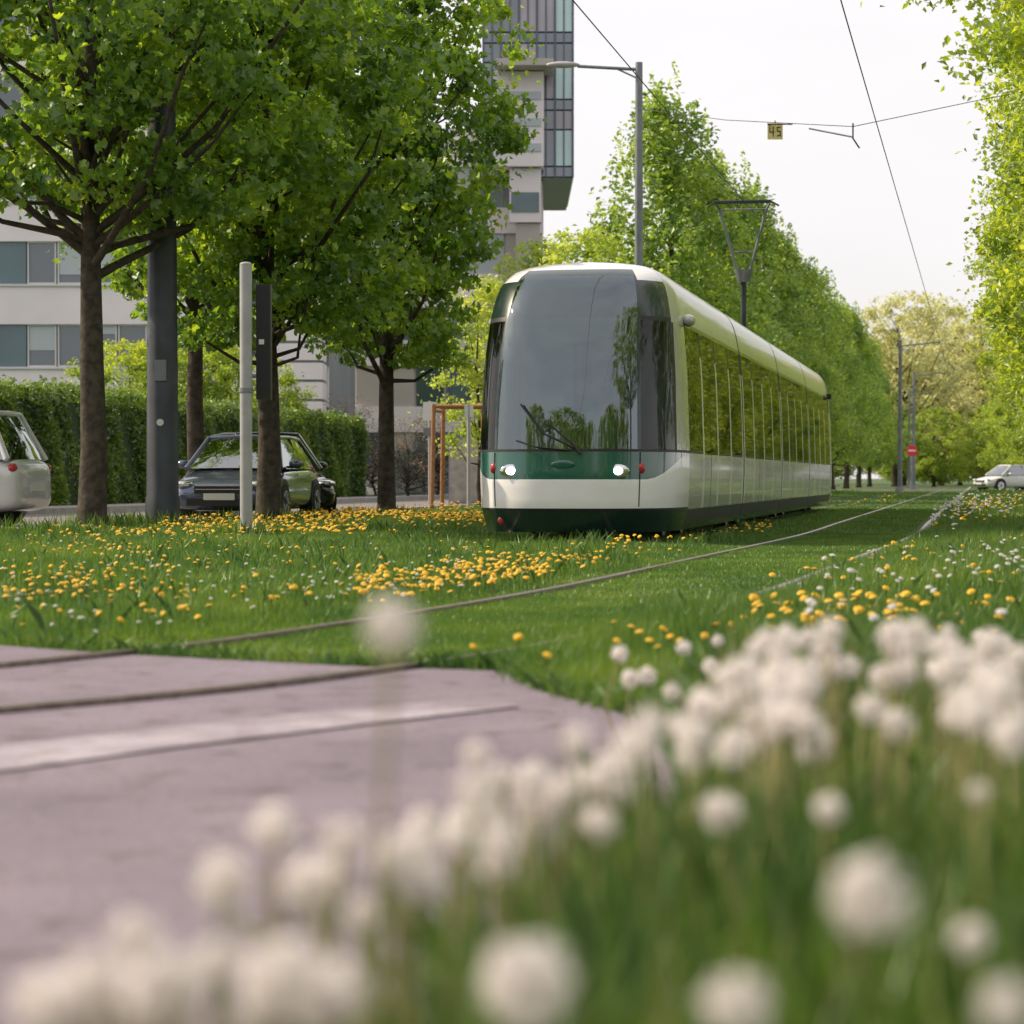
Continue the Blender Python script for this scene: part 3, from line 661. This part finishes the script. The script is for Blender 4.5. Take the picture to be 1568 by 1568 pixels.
b=MB(); q=PX(718,732,54); b.tube([(q[0],q[1],0),(q[0],q[1],2.4)],.045,M['lsteel'],8); b.box((q[0],q[1]-.03,2.25),(.2,.015,.28),M['plate']); b.obj('info_post')
b=MB(); q=PX(658,732,58); b.tube([(q[0],q[1],0),(q[0],q[1],2.6)],.035,M['lsteel'],8); b.box((q[0],q[1]-.05,2.35),(.32,.02,.45),M['plate']); b.box((q[0],q[1]-.05,1.85),(.28,.02,.2),M['steel']); b.obj('street_sign')
b=MB(); q=PX(718,732,66); b.box((q[0],q[1],.95),(1.1,.5,1.9),pbr('cabinet_grey',(.30,.29,.34),.6,noise=.1,nscale=3)); b.box((q[0],q[1],1.93),(1.2,.6,.06),M['steel'])
for xx in(-.27,.27): b.box((q[0]+xx,q[1]-.255,.95),(.5,.015,1.7),M['conc'])
b.obj('utility_cabinet')
# ------------------------------------------------ cars
def car(name,loc,rz,paint,L=4.3,H=1.47,W=.9,suv=False):
    root=empty(name,(loc[0],loc[1],.005),rz)
    k=L/4.3; hb_=.12 if suv else 0
    sta=[(0,.60,.56,.34),(.06,.74,.64,.24),(.25,.84,.74,.2),(.7,.89,.83,.2),(1.15,.9,.93,.2),(2.2,.91,.95,.2),(3.3,.9,.97,.2),(3.9,.86,.98,.22),(4.2,.78,.92,.26),(4.3,.66,.8,.36)]
    V=[];f=[]
    for (y,w,t,b0) in sta:
        w*=W/.9; t+=hb_; 
        half=[(0,t),(w*.5,t-.005),(w*.82,t-.035),(w*.95,t-.10),(w,t-.24),(w*1.01,b0+.25),(w*.98,b0+.08),(w*.88,b0),(w*.4,b0),(0,b0)]
        ring=half+[(-x,z) for x,z in half[-2:0:-1]]
        V+=[(x,y*k,z) for x,z in ring]
    n=18
    for i in range(len(sta)-1):
        for j in range(n): f.append([i*n+j,i*n+(j+1)%n,(i+1)*n+(j+1)%n,(i+1)*n+j])
    f.append(list(range(n))[::-1]); f.append([(len(sta)-1)*n+j for j in range(n)])
    me=bpy.data.meshes.new('body'); me.from_pydata(V,[],f); me.materials.append(paint); me.polygons.foreach_set('use_smooth',[True]*len(f)); me.update()
    o=place(me,'body',root); sb=o.modifiers.new('s','SUBSURF'); sb.levels=2; sb.render_levels=2
    zb=.90+hb_; zt=H-.04; wb=.80*W/.9; wt=.60*W/.9
    yb0,yb1=.98*k,4.12*k; yt0,yt1=(1.75*k,3.35*k) if not suv else (1.6*k,3.8*k)
    g_=MB()
    c=[(-wb,yb0,zb),(wb,yb0,zb),(wb,yb1,zb),(-wb,yb1,zb)]; t=[(-wt,yt0,zt),(wt,yt0,zt),(wt,yt1,zt-.02),(-wt,yt1,zt-.02)]
    def pane(a,b_,c_,d_,bulge,m,nx=6,nz_=4):
        a,b_,c_,d_=map(np.array,(a,b_,c_,d_)); VV=[]
        for j in range(nz_+1):
            for i in range(nx+1):
                u_=i/nx;v_=j/nz_; p=(a*(1-u_)+b_*u_)*(1-v_)+(d_*(1-u_)+c_*u_)*v_
                p=p+np.array(bulge)*(1-(2*u_-1)**2)*(.5+.5*(1-(2*v_-1)**2)); VV.append(p)
        ff=[[j*(nx+1)+i,j*(nx+1)+i+1,(j+1)*(nx+1)+i+1,(j+1)*(nx+1)+i] for j in range(nz_) for i in range(nx)]
        g_.add(VV,ff,m,True)
    G=M['cglass']
    pane(c[0],c[1],t[1],t[0],(0,-.12,.03),G); pane(c[2],c[3],t[3],t[2],(0,.10,.02),G)
    pane(c[1],c[2],t[2],t[1],(.05,0,.0),G); pane(c[3],c[0],t[0],t[3],(-.05,0,0),G)
    pane(t[0],t[1],t[2],t[3],(0,0,.05),paint,8,8)
    for a,b_ in((c[0],t[0]),(c[1],t[1]),(c[2],t[2]),(c[3],t[3])): g_.tube([a,b_],[.05,.04],paint,8)
    for i in range(4):
        a=np.array(t[i]);b_=np.array(t[(i+1)%4]); mid=(a+b_)/2+(np.array([0,-.07,.015]) if i==0 else np.array([0,.07,.01]) if i==2 else np.array([0,0,.02]))
        g_.tube([a,mid,b_],.04,paint,8)
    for sx in(-1,1):
        g_.tube([(sx*wb,2.45*k,zb),(sx*wt*1.04,2.45*k,zt-.01)],.035,M['black'],6)
        g_.ell((sx*(wb+.17),1.42*k,zb+.08),(.12,.06,.075),paint,12,8); g_.box((sx*(wb+.07),1.42*k,zb+.03),(.12,.04,.04),M['black'])
        g_.box((sx*.905*W/.9,1.95*k,.80+hb_),(.03,.16,.03),M['chrome']); g_.box((sx*.905*W/.9,3.0*k,.80+hb_),(.03,.16,.03),M['chrome'])
    g_.obj('cabin',root)
    w_=MB(); r=.32 if not suv else .36
    for sx in(-1,1):
        for y_ in(.82*k,3.42*k):
            w_.cyl((sx*.80*W/.9,y_,r+.03),r+.06,.235*W/.9,0,M['black'],28)
            w_.cyl((sx*.81*W/.9,y_,r),r,.24,0,M['rubber'],28)
            w_.cyl((sx*.82*W/.9,y_,r),r*.68,.235,0,M['chrome'],20)
            for q in range(5):
                a=q*2*math.pi/5; w_.tube([(sx*.945*W/.9,y_,r),(sx*.94*W/.9,y_+math.cos(a)*r*.62,r+math.sin(a)*r*.62)],.025,M['steel'],5)
    w_.obj('wheels',root)
    d_=MB()
    for sx in(-1,1):
        d_.ell((sx*.62*W/.9,.13,.645+hb_),(.17,.11,.065),M['chrome'],14,8); d_.ell((sx*.60*W/.9,.085,.645+hb_),(.07,.07,.045),M['plate'],10,6)
        d_.ell((sx*.60*W/.9,.10,.36),(.09,.06,.05),M['black'],10,6); d_.ell((sx*.70*W/.9,L-.13,.78+hb_),(.10,.07,.07),M['red'],12,8)
    d_.box((0,.015,.56+hb_),(.84,.06,.13),M['black']); d_.box((0,-.02,.62+hb_),(.8,.02,.015),M['chrome']); d_.box((0,-.02,.56+hb_),(.8,.02,.012),M['chrome']); d_.box((0,.03,.35),(1.1,.08,.12),M['black'])
    d_.box((0,-.03,.44),(.52,.02,.11),M['plate']); d_.box((0,L+.0,.6),(.52,.03,.11),M['plate'])
    d_.obj('lights_and_trim',root)
    return root
pc1=pbr('paint_blue_grey',(.10,.12,.20),.22,metal=.5,coat=1); pc2=pbr('paint_black',(.012,.012,.014),.2,coat=1); pc3=pbr('paint_silver',(.66,.67,.69),.25,metal=.1,coat=1); pc4=pbr('paint_white',(.75,.75,.74),.3,coat=1)
a_=PX(336,732,39.5); car('parked_car',a_[:2],-.12,pc1)
a_=PX(455,732,44); car('parked_car',a_[:2],.42,pc2,H=1.6,L=4.2)
car('parked_suv',(-11.65,37.6),math.radians(-100),pc3,H=1.78,L=4.5,suv=True)
a_=PX(1500,732,139); car('white_car',a_[:2],math.radians(-65),pc4,H=1.5)
b=MB(); q=PX(1396,732,150); b.tube([(q[0],q[1],0),(q[0],q[1],2.9)],.05,M['steel'],8)
b.cyl((q[0],q[1]-.06,2.45),.34,.03,1,pbr('sign_red',(.7,.03,.04),.5),24); b.box((q[0],q[1]-.085,2.45),(.46,.01,.11),M['plate']); b.obj('no_entry_sign')
for px,Y in((1399,155),(1392,190),(1378,120)):
    b=MB(); q=PX(px,732,Y); b.tube([(q[0],q[1],0),(q[0],q[1],7.6)],[.12,.08],M['steel'],10); b.tube([(q[0],q[1],7.3),(q[0]+2,q[1],7.5)],.035,M['steel'],6); b.cyl((q[0],q[1],.15),.22,.3,2,M['conc']); b.obj('catenary_mast')
sheet('cross_street',[(14,150),(80,128),(80,136),(14,158)],.006,M['road'])
# ------------------------------------------------ buildings
M['bwhite']=pbr('render_white',(.86,.80,.82),.8,noise=.08,nscale=.7)
M['bgrey']=pbr('panel_grey',(.26,.28,.31),.6,noise=.15,nscale=.5)
M['bteal']=pbr('panel_teal',(.10,.165,.19),.25,noise=.25,nscale=.4,coat=.5)
M['bbeige']=pbr('panel_beige',(.52,.48,.44),.8,noise=.1,nscale=.6)
M['bglass']=pbr('window_glass',(.06,.09,.11),.06,spec=1.,coat=.7)
M['blite']=pbr('window_blind',(.42,.48,.50),.4,coat=.5)
M['tblue']=pbr('curtain_wall_blue',(.12,.17,.23),.08,spec=1.,coat=1.,noise=.3,nscale=.5)
M['tcyan']=pbr('curtain_wall_cyan',(.52,.74,.74),.15,coat=1.,noise=.15,nscale=.5)
M['tpink']=pbr('curtain_wall_pale',(.42,.40,.46),.3,coat=.6,noise=.15,nscale=.5)
M['mull']=pbr('mullion',(.10,.115,.15),.4,metal=.3)
M['frame']=pbr('window_frame',(.6,.6,.6),.5)
ob=empty('office_building'); b=MB(); random.seed(3)
bx0,bx1=-45,-7.0; Yb=92
b.bb(bx0,bx1,Yb+.3,Yb+16,0,21,M['bgrey'])
levels=[1.83+3.15*k for k in range(6)]
b.bb(bx0-.02,bx1+.02,Yb,Yb+.29,0,1.6,M['bwhite'])
for zl in levels:
    z0,z1=zl,zl+1.62
    b.bb(bx0-.02,bx1+.02,Yb,Yb+.29,z1,zl+3.15-.003,M['bwhite'])
    b.bb(bx0-.05,bx1+.05,Yb-.08,Yb-.003,z0-.09,z0-.02,M['frame'])
    x=bx0+.1
    while x<bx1-1.2:
        r=random.random(); w=1.15
        if r<.28: b.bb(x,x+w-.05,Yb+.12,Yb+.28,z0,z1,M['bteal'])
        else:
            b.bb(x,x+w-.05,Yb+.2,Yb+.28,z0,z1,M['bglass'])
            for xx in(x,x+w-.11): b.bb(xx,xx+.06,Yb+.1,Yb+.19,z0,z1,M['frame'])
            b.bb(x+.07,x+w-.12,Yb+.1,Yb+.19,z0,z0+.06,M['frame']); b.bb(x+.07,x+w-.12,Yb+.1,Yb+.19,z1-.06,z1,M['frame'])
            if random.random()<.5: b.bb(x+.07,x+w-.12,Yb+.15,Yb+.195,z1-random.uniform(.3,1.3),z1-.07,M['blite'])
        x+=w
b.bb(bx0-.2,bx1+.2,Yb-.2,Yb+16.2,21,21.4,M['bwhite']); b.obj('facade',ob)
an=MB()
for k in range(9): an.bb(-9.6,-7.05,Yb-2.0,Yb-.1,.1+k*.72,.1+k*.72+.62,M['bwhite'])
an.bb(-9.5,-7.15,Yb-1.9,Yb-.15,0,6.5,M['bgrey']); an.obj('annex',ob)
tw=empty('glass_office_tower'); b=MB(); Yt=112
def XT(px): return (px-784)/F*Yt
def ZT(py): return CH+(HOR-py)/F*Yt
xa,xb=XT(740),XT(877); zt0,zt1=ZT(272),34
b.bb(xa,xb,Yt+.3,Yt+14,zt0,zt1,M['mull'])
nx=5; wx=(xb-xa)/nx; z=zt0; k=0
while z<zt1-.5:
    hh=[.5,1.7,.9][k%3]
    for i in range(nx):
        right=(i==nx-1)
        if k%3==0: mm=M['tblue']
        elif k%3==1: mm=M['tcyan'] if right else random.choice([M['tblue'],M['tblue'],M['tpink'],M['tcyan']])
        else: mm=random.choice([M['tpink'],M['tblue']]) if right else random.choice([M['tblue'],M['tpink'],M['tblue']])
        xm=xa+(i+.5)*wx
        b.bb(xa+i*wx+.05,xm-.03,Yt+.1,Yt+.29,z+.04,z+hh-.04,mm)
        b.bb(xm+.03,xa+(i+1)*wx-.05,Yt+.1,Yt+.29,z+.04,z+hh-.04,mm)
        b.bb(xm-.025,xm+.025,Yt+.02,Yt+.28,z,z+hh-.002,M['mull'])
    for i in range(nx+1): b.bb(xa+i*wx-.045,xa+i*wx+.045,Yt-.03,Yt+.28,z,z+hh-.002,M['mull'])
    z+=hh; k+=1
z=zt0;
while z<zt1-.5:
    for i in range(8): b.bb(xb+.003,xb+.06,Yt+.35+i*1.6,Yt+1.9+i*1.6,z+.08,z+2.9,random.choice([M['tcyan'],M['tblue'],M['tcyan']]))
    z+=3.05
b.bb(xa-.2,xb+.2,Yt-.1,Yt+14.2,zt1,zt1+.4,M['bwhite']); b.obj('glazed_volume',tw)
b=MB(); xl=XT(540); xr=XT(832); Y2=Yt+1.2
b.bb(xl,xr,Y2+.3,Y2+14,0,ZT(190),M['bwhite'])
zz=1.; 
while zz<ZT(215):
    b.bb(xl,xr+.02,Y2,Y2+.29,zz+1.9,zz+3.1,M['bwhite'])
    x=xl+.1
    while x<xr-1.4:
        b.bb(x,x+1.3,Y2+.15,Y2+.28,zz,zz+1.88,random.choice([M['bglass'],M['blite'],M['bteal'],M['bbeige']])); x+=1.4
    zz+=3.1
b.bb(xl,XT(790),Y2-.9,Y2-.05,ZT(470),ZT(455),M['bwhite'])
b.bb(XT(760),XT(846),Yt-3,Yt-.05,ZT(118),ZT(108),M['bbeige']); b.bb(XT(756),XT(832),Yt-1.6,Yt-.1,ZT(262),ZT(118)-.05,M['bwhite'])
for zq in (150,190,228): b.bb(XT(762),XT(828),Yt-1.66,Yt-1.61,ZT(zq+12),ZT(zq),M['blite'])
b.bb(XT(780),XT(828),Yt-1.2,Yt-.15,ZT(345),ZT(264),M['bwhite']); b.bb(XT(783),XT(825),Yt-1.25,Yt-1.21,ZT(330),ZT(300),M['bteal'])
b.bb(XT(790),XT(826),Yt-1.0,Yt-.12,0,ZT(346),M['bbeige'])
b.obj('lower_volume',tw)
# ------------------------------------------------ light / world
EL,AZ=math.radians(40),math.radians(-72)
w=bpy.data.worlds.new('World'); scene.world=w; w.use_nodes=True; nt=w.node_tree
bgd=nt.nodes['Background']; bgd.inputs[1].default_value=.15
sky=nt.nodes.new('ShaderNodeTexSky'); sky.sky_type='NISHITA'; sky.sun_disc=False; sky.sun_elevation=EL; sky.sun_rotation=AZ; sky.dust_density=3; sky.air_density=1.0
tc=nt.nodes.new('ShaderNodeTexCoord'); mp_=nt.nodes.new('ShaderNodeMapping'); mp_.inputs['Scale'].default_value=(1,1,3)
nn=nt.nodes.new('ShaderNodeTexNoise'); nn.inputs['Scale'].default_value=2.2; nn.inputs['Detail'].default_value=6
rr=nt.nodes.new('ShaderNodeValToRGB'); rr.color_ramp.elements[0].position=.3; rr.color_ramp.elements[1].position=.65; rr.color_ramp.elements[0].color=(.72,.72,.72,1); rr.color_ramp.elements[1].color=(.95,.95,.95,1)
mx=nt.nodes.new('ShaderNodeMixRGB'); mx.inputs[2].default_value=(7.3,6.95,7.0,1)
nt.links.new(tc.outputs['Generated'],mp_.inputs[0]); nt.links.new(mp_.outputs[0],nn.inputs['Vector']); nt.links.new(nn.outputs[0],rr.inputs[0]); nt.links.new(rr.outputs[0],mx.inputs[0]); nt.links.new(sky.outputs[0],mx.inputs[1]); nt.links.new(mx.outputs[0],bgd.inputs[0])
sl=bpy.data.lights.new('sun','SUN'); sl.energy=5; sl.angle=math.radians(.6); sl.color=(1,.85,.60)
so=bpy.data.objects.new('sun',sl); scene.collection.objects.link(so)
dirv=Vector((math.sin(AZ)*math.cos(EL),math.cos(AZ)*math.cos(EL),math.sin(EL))); so.rotation_euler=dirv.to_track_quat('Z','Y').to_euler()
# ------------------------------------------------ camera
cam=bpy.data.cameras.new('camera'); co=bpy.data.objects.new('camera',cam); scene.collection.objects.link(co)
cam.sensor_width=36; cam.lens=36*F/1568; cam.clip_start=.05; cam.clip_end=4000
co.location=(0,0,CH); co.rotation_euler=(math.pi/2-math.atan(52/F),0,0)
cam.dof.use_dof=True; cam.dof.focus_distance=30; cam.dof.aperture_fstop=3.1
scene.camera=co
scene.view_settings.view_transform='Standard'; scene.view_settings.look='None'; scene.view_settings.exposure=0; scene.view_settings.gamma=1
